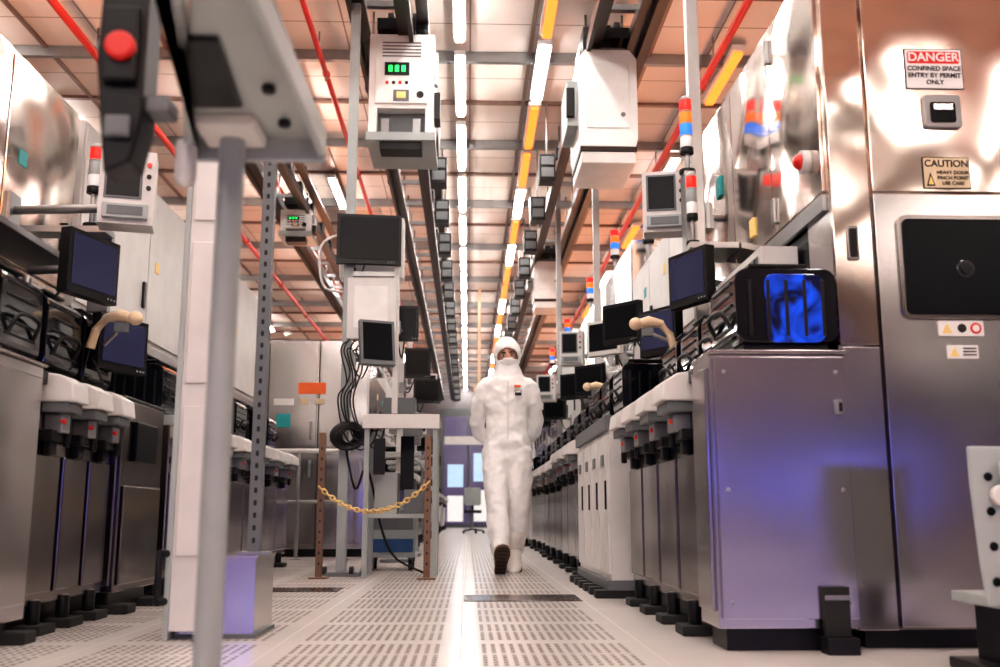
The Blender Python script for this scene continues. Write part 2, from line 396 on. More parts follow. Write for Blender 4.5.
def port_cabinet(s, xf, y0, y1, zt, ports, body, depth=.45, pods=True):
    b = B('load_port_cabinet', .006)
    b.box(s*xf, s*(xf+depth), y0, y1, .10, zt-.05, body)
    b.box(s*(xf-.02), s*(xf+depth), y0-.005, y1+.005, zt-.05, zt, GREYL if body is STEEL else BLACK)
    b.box(s*(xf+.05), s*(xf+depth), y0+.03, y1-.03, .02, .11, BLACK)
    n = ports; L = (y1-y0)/n
    for i in range(n):
        a = y0+i*L; c = a+L/2
        b.box(s*(xf-.012), s*xf, a+.02, a+L-.02, .14, zt-.30, body)
        b.box(s*(xf-.06), s*(xf+.05), c-.07, c+.07, 0, .035, RUB); b.cyl((s*(xf-.0), c, .03), (s*(xf-.0), c, .12), .025, BLACK)
        b.prism([(s*(xf-.12), zt-.11), (s*(xf-.11), zt-.04), (s*(xf-.06), zt-.01), (s*(xf+.02), zt), (s*(xf+.02), zt-.11)], 'y', c-L*.29, c+L*.29, WHITE2)
        b.box(s*(xf-.10), s*(xf+.0), c-L*.25, c+L*.25, zt-.15, zt-.11, GREYP)
        b.box(s*(xf-.07), s*(xf+.0), c-L*.14, c+L*.14, zt-.22, zt-.15, ALU)
        b.box(s*(xf-.05), s*(xf+.0), c-L*.25, c+L*.25, zt-.25, zt-.21, BLACK)
        b.cyl((s*(xf-.08), c-.03, zt-.18), (s*(xf-.06), c-.03, zt-.18), .010, RED); b.cyl((s*(xf-.055), c+.05, zt-.27), (s*(xf-.055), c+.05, zt-.15), .014, BLACK)
        b.box(s*(xf-.03), s*(xf-.0), c-.03, c+.03, zt-.30, zt-.24, BLACK)
    b.done()
    if pods:
        for i in range(n):
            c = y0+i*L+L/2
            fpod(s*(xf+.24), c, zt, s, w=.30, h=.30)

def tall_tool(s, xw, y0, y1, z1, body, depth=1.6, opening=True, name='process_tool', panels=3):
    b = B(name, .008)
    zo = 1.46
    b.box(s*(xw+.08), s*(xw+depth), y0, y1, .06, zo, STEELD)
    b.box(s*xw, s*(xw+depth), y0, y1, zo, z1, body)
    b.box(s*(xw+.02), s*(xw+depth), y0+.02, y1-.02, 0, .06, BLACK)
    L = (y1-y0)/panels
    for i in range(panels):
        a = y0+i*L
        b.box(s*(xw-.014), s*xw, a+.008, a+L-.008, zo+.03, z1-.03, body)
        b.box(s*(xw+.055), s*(xw+.08), a+.05, a+L-.05, .85, zo-.05, BLACK if i % 2 == 0 else GREYP)
        b.box(s*(xw+.05), s*(xw+.08), a+.05, a+L-.05, .15, .8, body)
        b.box(s*(xw-.03), s*(xw-.014), a+L-.10, a+L-.06, zo+.20, zo+.36, BLACK)
        b.box(s*(xw-.018), s*(xw-.012), a+.12, a+.20, zo+.47, zo+.54, YEL if i % 2 else TEAL)
        for j in range(3):
            yy = a+L*(.25+.2*j)
            b.tube([(s*(xw+.04), yy, zo-.1), (s*(xw-.02), yy+.03, zo-.25), (s*(xw+.02), yy+.10, zo-.38), (s*(xw+.06), yy+.06, .98)], .010, BLACK if j else GREYL, 6)
    b.box(s*xw, s*(xw+.03), y0, y1, zo-.05, zo+.0, ALU)
    b.done()

def stack(x, y, z, r=.025, cols=None, base=.25):
    b = B('stack_light', .002)
    cols = cols or [LWH, LBLUE, LAMB, LRED]
    b.cyl((x, y, z), (x, y, z+base), r*.45, ALU); b.cyl((x, y, z), (x, y, z+.02), r*1.3, BLACK); zz = z+base
    b.cyl((x, y, zz), (x, y, zz+.03), r*1.1, BLACK); zz += .03
    for c in cols:
        b.cyl((x, y, zz), (x, y, zz+.055), r, c); b.cyl((x, y, zz+.055), (x, y, zz+.062), r*1.06, GREYL); zz += .062
    b.cyl((x, y, zz), (x, y, zz+.015), r, GREYL, r2=r*.5)
    b.done()

def monitor(x, y, z, w, h, yaw=0, tilt=0, arm=None, case=BLACK, scr=SCREEN, kb=False, name='monitor', d=.05):
    b = B(name, .006)
    b.M = Matrix.Translation((x, y, z)) @ Matrix.Rotation(math.radians(yaw), 4, 'Z') @ Matrix.Rotation(math.radians(tilt), 4, 'X')
    b.box(-w/2, w/2, 0, d, -h/2, h/2, case); b.box(-w/2+.02, w/2-.02, -.004, .001, -h/2+.035, h/2-.02, scr)
    b.box(-w*.3, w*.3, d, d+.03, -h*.3, h*.3, case); b.cyl((0, d+.02, 0), (0, d+.08, 0), .03, ALU)
    for i in range(3): b.cyl((w*.3+i*.02, -.006, -h/2+.016), (w*.3+i*.02, .001, -h/2+.016), .004, GREYL, n=8)
    b.M = Matrix.Identity(4)
    if arm:
        q = Matrix.Rotation(math.radians(yaw), 4, 'Z') @ Vector((0, d+.07, 0))
        p = Vector((x, y, z))+q; a = Vector(arm)
        b.cyl(p, ((p.x+a.x)/2, (p.y+a.y)/2, p.z), .017, ALU); b.cyl(((p.x+a.x)/2, (p.y+a.y)/2, p.z-.03), ((p.x+a.x)/2, (p.y+a.y)/2, a.z+.03), .02, ALU)
        b.cyl(((p.x+a.x)/2, (p.y+a.y)/2, a.z), a, .017, ALU)
        b.box(a.x-.03, a.x+.03, a.y-.04, a.y+.04, a.z-.05, a.z+.05, ALU)
        b.tube([p+Vector((0, 0, -.05)), ((p.x+a.x)/2, p.y, p.z-.25), (a.x, a.y, a.z-.02)], .006, BLACK, 6)
    b.done()

def scanner(x, y, z, s, arm_to):
    b = B('barcode_scanner', .004)
    b.loft([((x, y, z), .022, .02), ((x+.05*s, y, z+.01), .03, .028), ((x+.11*s, y, z-.0), .022, .02), ((x+.15*s, y, z-.05), .018, .018), ((x+.17*s, y, z-.13), .02, .02)], CREAM, 14)
    b.sph((x-.01*s, y, z), (.032, .034, .030), CREAM)
    b.tube([(x+.17*s, y, z-.13), (x+.19*s, y, z-.28), (x+.10*s, y+.02, z-.34), (x+.16*s, y+.02, z-.18), arm_to], .005, BLACK, 6)
    b.box(x+.02*s, x+.07*s, y-.02, y+.02, z-.06, z-.02, GREYP); b.box(arm_to[0]-.03, arm_to[0]+.03, arm_to[1]-.03, arm_to[1]+.03, arm_to[2]-.03, arm_to[2]+.03, GREYP)
    b.cyl((x+.045*s, y, z-.04), arm_to, .009, ALU)
    b.done()

# ------------------------------------------------------------------ RIGHT: near tall tool with doors
FY = 3.25
b = B('process_tool', .007)
b.box(1.24, 3.4, FY+.02, 5.0, 1.50, 2.42, STEELP)
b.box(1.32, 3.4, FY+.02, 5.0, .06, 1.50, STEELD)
b.box(1.24, 1.33, FY+.02, FY+.25, .06, 1.50, STEEL)
b.box(1.28, 3.4, FY+.05, 4.95, 0, .07, BLACK)
b.box(1.24, 1.372, FY, FY+.02, .98, 2.42, STEELP); b.box(1.245, 1.372, FY, FY+.02, .06, .972, STEEL)
b.box(1.38, 2.08, FY-.012, FY+.02, 1.512, 2.41, STEELP); b.box(2.09, 2.8, FY-.012, FY+.02, 1.512, 2.41, STEELP)
b.box(1.38, 2.08, FY-.012, FY+.02, .07, 1.503, STEEL); b.box(2.09, 2.8, FY-.012, FY+.02, .07, 1.503, STEEL)
for cx in (1.68, 2.44):
    b.rrect(cx, 1.245, .46, .36, .03, FY-.024, FY-.01, STEELD); b.rrect(cx, 1.245, .43, .33, .02, FY-.030, FY-.023, SCREEN)
    b.cyl((cx-.01, FY-.034, 1.235), (cx-.01, FY-.029, 1.235), .032, GLOSSB, n=24); b.cyl((cx-.01, FY-.040, 1.235), (cx-.01, FY-.033, 1.235), .018, BLACK, n=20)
b.rrect(1.64, 1.80, .13, .12, .012, FY-.026, FY-.01, ALU); b.rrect(1.64, 1.795, .09, .075, .01, FY-.029, FY-.025, SCREEN); b.box(1.605, 1.675, FY-.034, FY-.028, 1.80, 1.825, STEEL)
b.rrect(1.303, 1.33, .038, .12, .006, FY-.008, FY, STEELD); b.rrect(1.303, 1.33, .026, .10, .005, FY-.011, FY-.007, BLACK)
for i, (a, c) in enumerate(((3.30, 3.85), (3.86, 4.42), (4.43, 4.97))):
    b.box(1.228, 1.24, a, c, 1.53, 2.39, STEELP)
b.box(1.225, 1.24, 3.3, 4.97, 1.46, 1.52, ALU)
b.box(1.26, 1.32, 3.5, 4.95, .95, 1.46, GREYP); b.box(1.255, 1.262, 3.55, 4.2, 1.0, 1.42, BLACK); b.box(1.255, 1.262, 4.3, 4.9, 1.0, 1.42, BLACK)
for z in (1.62, 2.3): b.box(1.214, 1.228, 3.81, 3.84, z-.05, z+.05, ALU)
b.box(1.217, 1.228, 4.1, 4.16, 1.60, 1.68, YEL); b.box(1.217, 1.228, 4.62, 4.70, 1.95, 2.05, TEAL)
b.box(1.10, 1.24, 3.62, 4.3, 1.30, 1.42, WHITE2); b.box(1.095, 1.10, 3.66, 4.26, 1.33, 1.39, GREYP)
for k in range(8): b.box(1.09, 1.10, 3.68+k*.07, 3.70+k*.07, 1.335, 1.385, BLACK)
b.done()
def strobe(x, y, z, s):
    b = B('warning_strobe', .003)
    b.cyl((x, y, z), (x-s*.03, y, z), .042, WHITE2, n=20); b.sph((x-s*.032, y, z), (.024, .030, .030), RED)
    b.done()
strobe(1.228, 3.42, 1.68, 1)

def sign(cx, z0, z1, w, head, headcol, lines, y, boardm=SIGNW, tri=False, headtxt=SIGNW):
    b = B('warning_sign', 0); h = z1-z0
    b.rrect(cx, (z0+z1)/2, w, h, .004, y-.003, y, TXT); b.rrect(cx, (z0+z1)/2, w-.006, h-.006, .003, y-.004, y-.002, boardm)
    b.rrect(cx, z1-h*.22, w-.02, h*.30, .008 if headcol is RED else .002, y-.005, y-.003, headcol)
    if tri:
        b.prism([(cx-w*.44, z0+h*.08), (cx-w*.26, z0+h*.08), (cx-w*.35, z0+h*.5)], 'y', y-.006, y-.004, TXT)
        b.prism([(cx-w*.41, z0+h*.12), (cx-w*.29, z0+h*.12), (cx-w*.35, z0+h*.4)], 'y', y-.007, y-.005, YEL)
    o = b.done()
    text(head, cx, y-.006, z1-h*.22, h*.30, headtxt, o)
    for i, l in enumerate(lines):
        text(l, cx+(w*.12 if tri else 0), y-.006, z0+h*(.50-.17*i), h*.155, TXT, o)
SY = FY-.0125
sign(1.625, 1.885, 2.035, .205, 'DANGER', RED, ['CONFINED SPACE', 'ENTRY BY PERMIT', 'ONLY'], SY)
sign(1.64, 1.522, 1.635, .165, 'CAUTION', SIGNC, ['HEAVY DOOR', 'PINCH POINT', 'USE CARE'], SY, SIGNC, True, TXT)
b = B('warning_sticker', 0)
b.rrect(1.645, 1.035, .155, .052, .004, SY-.003, SY, SIGNW)
b.prism([(1.58, 1.018), (1.615, 1.018), (1.5975, 1.052)], 'y', SY-.005, SY-.003, YEL)
b.cyl((1.648, SY-.005, 1.035), (1.648, SY-.003, 1.035), .015, TXT); b.cyl((1.695, SY-.005, 1.035), (1.695, SY-.003, 1.035), .019, RED); b.cyl((1.695, SY-.006, 1.035), (1.695, SY-.004, 1.035), .012, SIGNW)
b.done()
b = B('warning_sticker', 0)
b.rrect(1.645, .955, .105, .045, .004, SY-.003, SY, SIGNW)
b.prism([(1.60, .94), (1.632, .94), (1.616, .97)], 'y', SY-.005, SY-.003, YEL)
for i in range(3): b.box(1.645, 1.69, SY-.005, SY-.003, .943+i*.011, .947+i*.011, TXT)
b.done()

b = B('equipment_cabinet', .008)
b.box(.79, 1.232, 3.22, 3.46, .07, .94, STEEL); b.box(.80, 1.228, 3.200, 3.22, .10, .93, STEEL); b.box(.785, 1.235, 3.195, 3.47, .94, .952, STEEL)
b.box(.778, .79, 3.25, 3.44, .12, .90, STEEL)
b.box(.82, 1.22, 3.25, 3.44, 0, .07, BLACK)
for zz in (.15, .5, .88):
    for xx in (.83, 1.2): b.cyl((xx, 3.194, zz), (xx, 3.201, zz), .007, ALU)
b.rrect(1.20, .765, .03, .05, .008, 3.190, 3.2, ALU)
b.rrect(1.205, .765, .012, .03, .004, 3.186, 3.19, BLACK)
b.box(1.10, 1.20, 3.13, 3.2, 0, .05, BLACK); b.box(1.11, 1.19, 3.17, 3.20, .05, .20, RUB); b.box(1.11, 1.19, 3.165, 3.17, .16, .175, ALU)
b.done()
fpod(1.055, 3.39, .952, w=.34, blue=True, h=.29)

port_cabinet(1, .82, 3.50, 5.05, .94, 4, STEELD, pods=False)
for yy in (3.82, 4.22, 4.65): fpod(1.09, yy, .94, w=.28, h=.29)

b = B('support_pole', .004); b.box(1.105, 1.165, 4.72, 4.78, 0.945, ZC-.005, ALU); b.box(1.08, 1.19, 4.69, 4.81, ZC-.02, ZC-.002, ALU); b.done()
def boxed_monitor(x, y, z, yaw, arm):
    b = B('operator_terminal', .008)
    b.M = Matrix.Translation((x, y, z)) @ Matrix.Rotation(math.radians(yaw), 4, 'Z')
    b.box(-.11, .11, 0, .13, -.15, .17, WHITE2); b.box(-.09, .06, -.006, .0, -.04, .15, GREYP); b.box(-.08, .05, -.009, -.005, -.03, .14, SCREEN)
    for i in range(3): b.cyl((.085, -.01, .11-i*.05), (.085, 0, .11-i*.05), .010, (RED, BLACK, BLACK)[i])
    b.box(-.09, .09, -.03, 0, -.13, -.07, GREYL); b.box(-.07, .07, -.033, -.03, -.12, -.08, GREYP)
    b.M = Matrix.Identity(4)
    b.cyl((x, y+.1, z-.05), (arm[0], arm[1], z-.05), .02, ALU)
    b.box(arm[0]-.03, arm[0]+.03, arm[1]-.05, arm[1]+.05, z-.12, z+.02, ALU)
    b.done()
boxed_monitor(.99, 4.85, 1.98, -12, (1.24, 4.93))
stack(1.045, 4.55, 2.03, .030, base=.10); stack(1.03, 4.42, 1.64, .024, [LWH, GREYL, LRED], .12)
b = B('shelf_bracket', .003); b.box(1.0, 1.225, 4.35, 4.62, 1.61, 1.64, ALU); b.box(1.02, 1.07, 4.50, 4.60, 1.64, 2.03, ALU); b.done()
monitor(.98, 4.35, 1.47, .28, .25, -66, 0, (1.24, 4.55, 1.34), scr=SCRB)
monitor(.96, 4.98, 1.34, .28, .24, -60, 0, (1.28, 5.05, 1.2), scr=SCRB)
scanner(.80, 4.62, 1.31, 1, (1.14, 4.66, 1.16))
b = B('anchor_bracket', .005)
b.prism([(1.345, .19), (1.66, .19), (1.66, .60), (1.325, .60), (1.325, .50), (1.335, .3)], 'y', 2.62, 2.635, GREYL)
b.box(1.38, 1.66, 2.635, 2.9, .18, .21, GREYL); b.box(1.42, 1.50, 2.65, 2.85, 0, .18, BLACK); b.box(1.36, 1.66, 2.60, 2.9, 0, .03, BLACK)
for z in (.25, .34, .43, .52): b.cyl((1.37, 2.612, z), (1.37, 2.621, z), .012, SCREEN, n=16); b.cyl((1.44, 2.608, z), (1.44, 2.621, z), .008, BRASS, n=10)
b.cyl((1.395, 2.59, .47), (1.395, 2.62, .47), .028, WHITE2); b.box(1.39, 1.56, 2.58, 2.60, .45, .56, WHITE2)
b.done()

# ------------------------------------------------------------------ RIGHT: further down
b = B('gas_cabinet', .008)
for i in range(4):
    a = 5.25+i*.36
    b.box(.74, 1.18, a, a+.345, .09, .86, WHITE2); b.box(.728, .74, a+.02, a+.325, .12, .83, WHITE2); b.box(.72, .728, a+.04, a+.07, .45, .6, BLACK)
    b.box(.722, .728, a+.12, a+.22, .68, .74, GREYP)
b.box(.72, 1.18, 5.24, 6.70, .86, .94, GREYP)
for i in range(6): b.box(.66, 1.18, 5.26+i*.25, 5.36+i*.25, 0, .04, RUB)
b.box(.72, 1.16, 5.25, 6.68, .04, .09, GREYP)
b.done()
port_cabinet(1, .80, 6.9, 8.5, .95, 3, STEEL)
tall_tool(1, 1.26, 5.3, 7.4, 2.20, WHITE2, panels=3)
tall_tool(1, 1.26, 7.45, 11.0, 2.52, STEEL, panels=4)
for yy in (5.5, 6.0, 6.45): fpod(.98, yy, .94, w=.30, h=.30)
ys = 8.7; i = 0
while ys < 33:
    L = 2.2+(i % 3)*.5
    port_cabinet(1, .82+.04*(i % 2), ys, ys+L-.15, .93+.03*(i % 2), 3, (STEELD, STEEL, WHITE2)[i % 3])
    if ys > 10.8: tall_tool(1, 1.30, ys+.25, ys+L+.2, 2.2+.18*((i*2) % 3), (STEEL, WHITE2, STEELP)[i % 3])
    ys += L; i += 1
for (yy, x, z, yw) in ((6.2, .96, 1.62, -50), (7.3, 1.0, 1.72, -45), (8.4, 1.02, 1.55, -45), (10, 1.05, 1.7, -40), (12.2, 1.05, 1.7, -35), (14.5, 1.05, 1.8, -35)):
    monitor(x, yy, z, .30, .26, yw, 0, (1.30, yy+.2, z-.1), case=WHITE2 if int(yy) % 2 else BLACK, scr=SCREEN)
boxed_monitor(.96, 9.2, 1.95, -15, (1.26, 9.3)); boxed_monitor(.92, 11.8, 1.9, -15, (1.28, 11.9))
scanner(.84, 6.9, 1.30, 1, (1.2, 6.95, 1.1))
for (yy, z) in ((7.3, 2.20), (9.0, 2.52), (10.9, 2.52), (13.5, 2.56), (16, 2.56)): stack(1.36, yy, z, .04)
b = B('support_pole', .004); b.box(1.16, 1.22, 9.0, 9.06, .96, 4.995, ALU); b.done()
b = B('support_pole', .004); b.box(1.17, 1.235, 13, 13.06, .96, 4.995, ALU); b.done()
b = B('hanging_rod', .002); b.box(.19, .25, 20, 20.06, 3.0, 4.995, CREAM); b.box(.10, .34, 19.98, 20.08, 2.85, 3.0, CREAM); b.done()

# ------------------------------------------------------------------ LEFT: near tools
b = B('equipment_cabinet', .008)
b.box(-2.0, -1.52, 3.02, 3.60, .07, .94, STEEL); b.box(-1.99, -1.53, 3.0, 3.02, .1, .93, STEEL); b.box(-1.52, -1.508, 3.05, 3.57, .12, .9, STEEL)
b.box(-2.01, -1.505, 2.99, 3.605, .94, .952, STEEL); b.box(-1.98, -1.56, 3.05, 3.55, 0, .07, BLACK)
b.rrect(-1.56, .765, .03, .05, .008, 2.99, 3.0, ALU); b.box(-1.60, -1.45, 3.45, 3.55, 0, .04, RUB)
b.done()
port_cabinet(-1, 1.56, 3.63, 4.44, .94, 3, STEELD, pods=False)
b = B('equipment_cabinet', .008)
b.box(-2.0, -1.52, 4.47, 5.05, .09, .93, STEELD); b.box(-1.99, -1.535, 4.455, 4.47, .12, .9, STEELD); b.box(-2.01, -1.515, 4.45, 5.06, .93, .945, BLACK)
b.box(-1.52, -1.508, 4.5, 5.02, .12, .55, STEELD); b.box(-1.52, -1.50, 4.6, 4.9, .66, .84, SCREEN); b.box(-1.98, -1.55, 4.5, 5.0, 0, .09, BLACK)
for yy in (4.55, 4.95): b.box(-1.60, -1.46, yy-.06, yy+.06, 0, .04, RUB)
b.done()
for yy in (3.22, 3.59, 3.98, 4.36): fpod(-1.76, yy, .952 if yy < 3.7 else .94, w=.30, h=.33)
tall_tool(-1, 1.98, 2.6, 4.85, 2.42, STEELP, panels=3)
tall_tool(-1, 2.0, 5.0, 9.4, 2.45, WHITE2, panels=4)
b = B('cable_shelf', .004); b.box(-1.99, -1.75, 3.5, 4.4, 1.50, 1.53, ALU); b.done()
boxed_monitor(-1.43, 4.05, 1.76, 14, (-1.98, 4.2))
stack(-1.66, 4.3, 1.66, .03, [LWH, GREYL, LRED], .16)
b = B('shelf_bracket', .003); b.box(-1.98, -1.58, 4.25, 4.36, 1.63, 1.66, ALU); b.box(-1.68, -1.59, 4.36, 4.40, 1.30, 1.66, ALU); b.done()
monitor(-1.50, 3.95, 1.40, .30, .26, 72, 0, (-1.97, 4.05, 1.25), scr=SCRB)
monitor(-1.50, 4.35, 1.15, .30, .24, 68, 0, (-1.97, 4.5, 1.1), scr=SCRB)
scanner(-1.42, 4.2, 1.24, -1, (-1.68, 4.3, 1.02))
stack(-2.1, 3.9, 2.42, .03)
strobe(-1.965, 3.5, 1.95, -1)
port_cabinet(-1, 1.56, 5.3, 8.8, .94, 6, STEEL)

b = B('access_door_panel', .01)
b.box(-1.02, -.89, 3.56, 3.60, .03, 2.2, WHITE2); b.box(-1.035, -1.015, 3.55, 3.61, .0, 2.22, GREYL); b.box(-.90, -.885, 3.55, 3.61, 0, 2.22, GREYL)
b.cyl((-1.05, 3.53, .12), (-1.05, 3.53, .30), .012, BLACK); b.cyl((-1.03, 3.56, .29), (-1.05, 3.52, .29), .014, BLACK); b.cyl((-1.03, 3.56, .13), (-1.05, 3.52, .13), .014, BLACK)
for z in (.5, 1.1, 1.7): b.box(-1.005, -.91, 3.552, 3.56, z-.22, z+.30, WHITE2)
b.done()
b = B('perforated_strut_post', .003)
b.box(-1.02, -.74, 3.62, 3.95, .012, .27, STEEL); b.box(-1.03, -.73, 3.61, 3.96, 0, .015, GREYP); b.box(-1.025, -.735, 3.615, 3.955, .27, .28, STEEL)
b.box(-.80, -.755, 3.74, 3.78, .28, 1.80, GREYP)
z = .33
while z < 1.78: b.rrect(-.7775, z, .012, .02, .005, 3.7385, 3.741, RUB); z += .045
b.box(-.83, -.72, 3.72, 3.80, .28, .29, ALU); b.done()

b = B('equipment_stand', .006)
b.cyl((-.445, 1.80, 0), (-.445, 1.80, 1.12), .024, GREYL, n=24)
b.cyl((-.445, 1.80, 0), (-.445, 1.80, .02), .09, GREYL, n=24)
b.prism([(-.54, 1.86), (-.28, 1.86), (-.295, 1.05), (-.375, 1.05), (-.38, 1.25)], 'z', 1.135, 1.16, GREYL)
b.prism([(-.292, 1.86), (-.278, 1.86), (-.290, 1.05), (-.305, 1.05)], 'z', 1.10, 1.16, GREYL)
b.prism([(-.545, 1.86), (-.528, 1.86), (-.365, 1.05), (-.385, 1.05), (-.385, 1.25)], 'z', 1.10, 1.16, GREYL)
b.box(-.54, -.28, 1.845, 1.86, 1.09, 1.16, GREYL)
b.box(-.50, -.39, 1.72, 1.84, 1.112, 1.135, WHITE2); b.prism([(-.50, 1.68), (-.40, 1.68), (-.38, 1.42), (-.43, 1.42)], 'z', 1.125, 1.136, BLACK); b.cyl((-.34, 1.60, 1.12), (-.34, 1.60, 1.135), .012, BLACK)
b.cyl((-.34, 1.75, 1.12), (-.34, 1.75, 1.135), .012, BLACK)
b.box(-.61, -.53, 1.68, 1.74, 1.12, 1.15, GREYP)
b.prism([(-.63, 1.0), (-.585, 1.02), (-.57, 1.10), (-.57, 1.60), (-.65, 1.60), (-.655, 1.2)], 'y', 1.66, 1.74, BLACK)
b.cyl((-.606, 1.66, 1.22), (-.606, 1.625, 1.22), .026, RED, n=20); b.box(-.64, -.58, 1.64, 1.66, 1.16, 1.30, BLACK)
b.box(-.63, -.585, 1.645, 1.66, 1.06, 1.10, GREYP)
b.cyl((-.53, 1.80, 1.04), (-.53, 1.80, 1.11), .020, WHITE2); b.sph((-.53, 1.80, 1.04), .020, WHITE2)
b.done()

# ------------------------------------------------------------------ LEFT: operator stand
b = B('workstation_stand', .004)
px, py = -.90, 7.35
b.box(px-.035, px+.035, py-.035, py+.035, .02, 4.99, GREYL); b.box(px-.15, px+.15, py-.2, py+.2, 0, .03, GREYP)
for sx in (-1, 1): b.cyl((px+sx*.11, py-.17, .035), (px+sx*.08, py-.17, .035), .035, BLACK)
b.box(px-.03, px+.38, py-.03, py+.0, 2.18, 2.22, ALU); b.box(px+.34, px+.38, py-.03, py+.03, 1.0, 2.3, WHITE2)
b.box(px+.0, px+.36, py-.07, py-.04, 1.70, 2.16, WHITE2)
b.box(px+.05, px+.30, py-.075, py-.07, 1.78, 2.1, SIGNW)
b.box(-.74, -.20, 7.05, 7.55, 1.06, 1.10, GREYL); b.box(-.74, -.20, 7.04, 7.06, 1.02, 1.12, WHITE2); b.box(-.70, -.24, 7.1, 7.5, .40, .43, GREYL)
for (xx, yy) in ((-.71, 7.09), (-.23, 7.09), (-.71, 7.51), (-.23, 7.51)): b.box(xx-.018, xx+.018, yy-.018, yy+.018, 0, 1.06, GREYL)
b.box(-.66, -.50, 7.2, 7.5, .43, .72, GREYL); b.box(-.45, -.30, 7.2, 7.45, .43, .60, GREYP)
b.box(-.62, -.36, 7.1, 7.3, 1.10, 1.13, BLACK)
b.box(-.66, -.58, 7.06, 7.09, .70, .95, BLACK); b.box(-.50, -.40, 7.5, 7.53, .60, 1.0, BLACK)
b.done()
monitor(-.745, 7.25, 2.45, .48, .38, 6, 0, (-.88, 7.34, 2.3), case=BLACK)
monitor(-.49, 7.5, 1.86, .22, .27, 0, 0, (-.54, 7.38, 1.8), case=BLACK)
monitor(-.66, 7.2, 1.66, .26, .34, 22, -10, (-.86, 7.34, 1.55), case=GREYP)
b = B('monitor_cabinet', .01); b.box(-.99, -.50, 7.46, 7.6, 2.2, 2.68, WHITE2); b.box(-.86, -.80, 7.38, 7.46, 2.35, 2.45, ALU); b.done()
b = B('cable_bundle', 0)
for k in range(6):
    o = k*.022; r = random.uniform
    b.tube([(-.90+o, 7.28, 1.70-r(0, .1)), (-.93+o, 7.24, 1.6), (-.88+o, 7.22, 1.45+r(-.1, .1)), (-.94+o, 7.22, 1.25), (-.88+o, 7.22, 1.02+r(-.1, .05)), (-.75+o, 7.2, .95+r(-.1, .1)), (-.68+o, 7.24, 1.06)], .006, BLACK, 6)
for k in range(5): b.torus((-.86, 7.22, .98), .10-.012*k, .011, BLACK, Matrix.Rotation(math.radians(80+6*k), 4, 'X') @ Matrix.Rotation(.2*k, 4, 'Y'), sx=1.2, n=20)
b.tube([(-.94, 7.28, 2.5), (-1.1, 7.26, 2.4), (-1.08, 7.26, 2.1), (-.94, 7.28, 2.05)], .01, WHITE2, 6)
b.tube([(-.88, 7.27, .9), (-.80, 7.24, .6), (-.72, 7.24, .75), (-.60, 7.24, .3), (-.5, 7.24, .12), (-.3, 7.24, .02)], .009, BLACK, 6)
b.done()
def post(x, y, h):
    b = B('barrier_post', .003); b.box(x-.022, x+.022, y-.022, y+.022, .01, h, BRASS); b.box(x-.06, x+.06, y-.06, y+.06, 0, .012, BRASS)
    z = .1
    while z < h-.05: b.rrect(x, z, .012, .02, .005, y-.0235, y-.021, RUB); z += .07
    b.done()
post(-1.0, 6.95, .98); post(-.27, 6.85, .95)
b = B('yellow_chain', 0)
N = 26
for i in range(N+1):
    t = i/N; x = -1.0+.73*t; z = .60-.17*(1-(2*t-1)**2)+.03*t; y = 6.92-.1*t
    R = Matrix.Rotation(-(.17*4*(2*t-1)/.73)*.9, 4, 'Y') @ Matrix.Rotation(math.radians(90 if i % 2 else 0), 4, 'X')
    b.torus((x, y-.005, z), .014, .0055, CHAINM, R, sx=1.5, n=10, k=5)
b.done()
b = B('service_cart', .008)
b.box(-.78, -.40, 7.9, 8.3, .10, .50, GREYL); b.box(-.76, -.42, 7.895, 7.9, .14, .24, mat('blue_bin', (.02, .08, .22), .4)); b.box(-.76, -.42, 7.895, 7.9, .31, .46, GREYP)
for sx in (-.74, -.44):
    for yy in (7.95, 8.25): b.cyl((sx-.015, yy, .045), (sx+.015, yy, .045), .045, BLACK); b.box(sx-.02, sx+.02, yy-.02, yy+.02, .06, .10, GREYP)
b.tube([(-.78, 8.28, .5), (-.78, 8.3, .85), (-.40, 8.3, .85), (-.40, 8.28, .5)], .012, ALU)
b.done()

monitor(-.47, 9.2, 1.81, .24, .28, 5, 0, (-.62, 9.4, 1.6), case=BLACK)
monitor(-.44, 10.6, 1.72, .28, .26, 5, 0, (-.62, 10.8, 1.5), case=BLACK)
monitor(-.52, 11.9, 1.95, .30, .28, 5, 0, (-.70, 12.1, 1.8), case=WHITE2)
b = B('terminal_stand', .006)
for (x, y, h) in ((-.64, 9.4, 2.3), (-.64, 10.8, 2.4), (-.72, 12.1, 2.4)):
    b.box(x-.03, x+.03, y-.03, y+.03, .02, h, WHITE2); b.box(x-.15, x+.15, y-.15, y+.15, 0, .03, GREYP); b.box(x-.22, x+.2, y-.2, y+.15, .95, .99, GREYL); b.box(x-.15, x+.15, y-.1, y+.12, 1.25, 1.5, GREYP)
    b.box(x-.2, x+.16, y-.12, y+.12, .35, .75, STEELD)
b.done()
b = B('steel_cupboard', .008)
for i in range(3):
    x0 = -2.62+i*.53
    b.box(x0, x0+.52, 10.5, 11.3, .08, 2.24, STEEL); b.box(x0+.015, x0+.505, 10.48, 10.5, .12, 1.1, STEEL); b.box(x0+.015, x0+.505, 10.48, 10.5, 1.12, 2.2, STEEL)
    b.box(x0+.44, x0+.47, 10.45, 10.48, 1.2, 1.38, ALU); b.box(x0+.44, x0+.47, 10.45, 10.48, .8, .98, ALU)
b.box(-2.6, -1.05, 10.55, 11.3, 0, .08, BLACK)
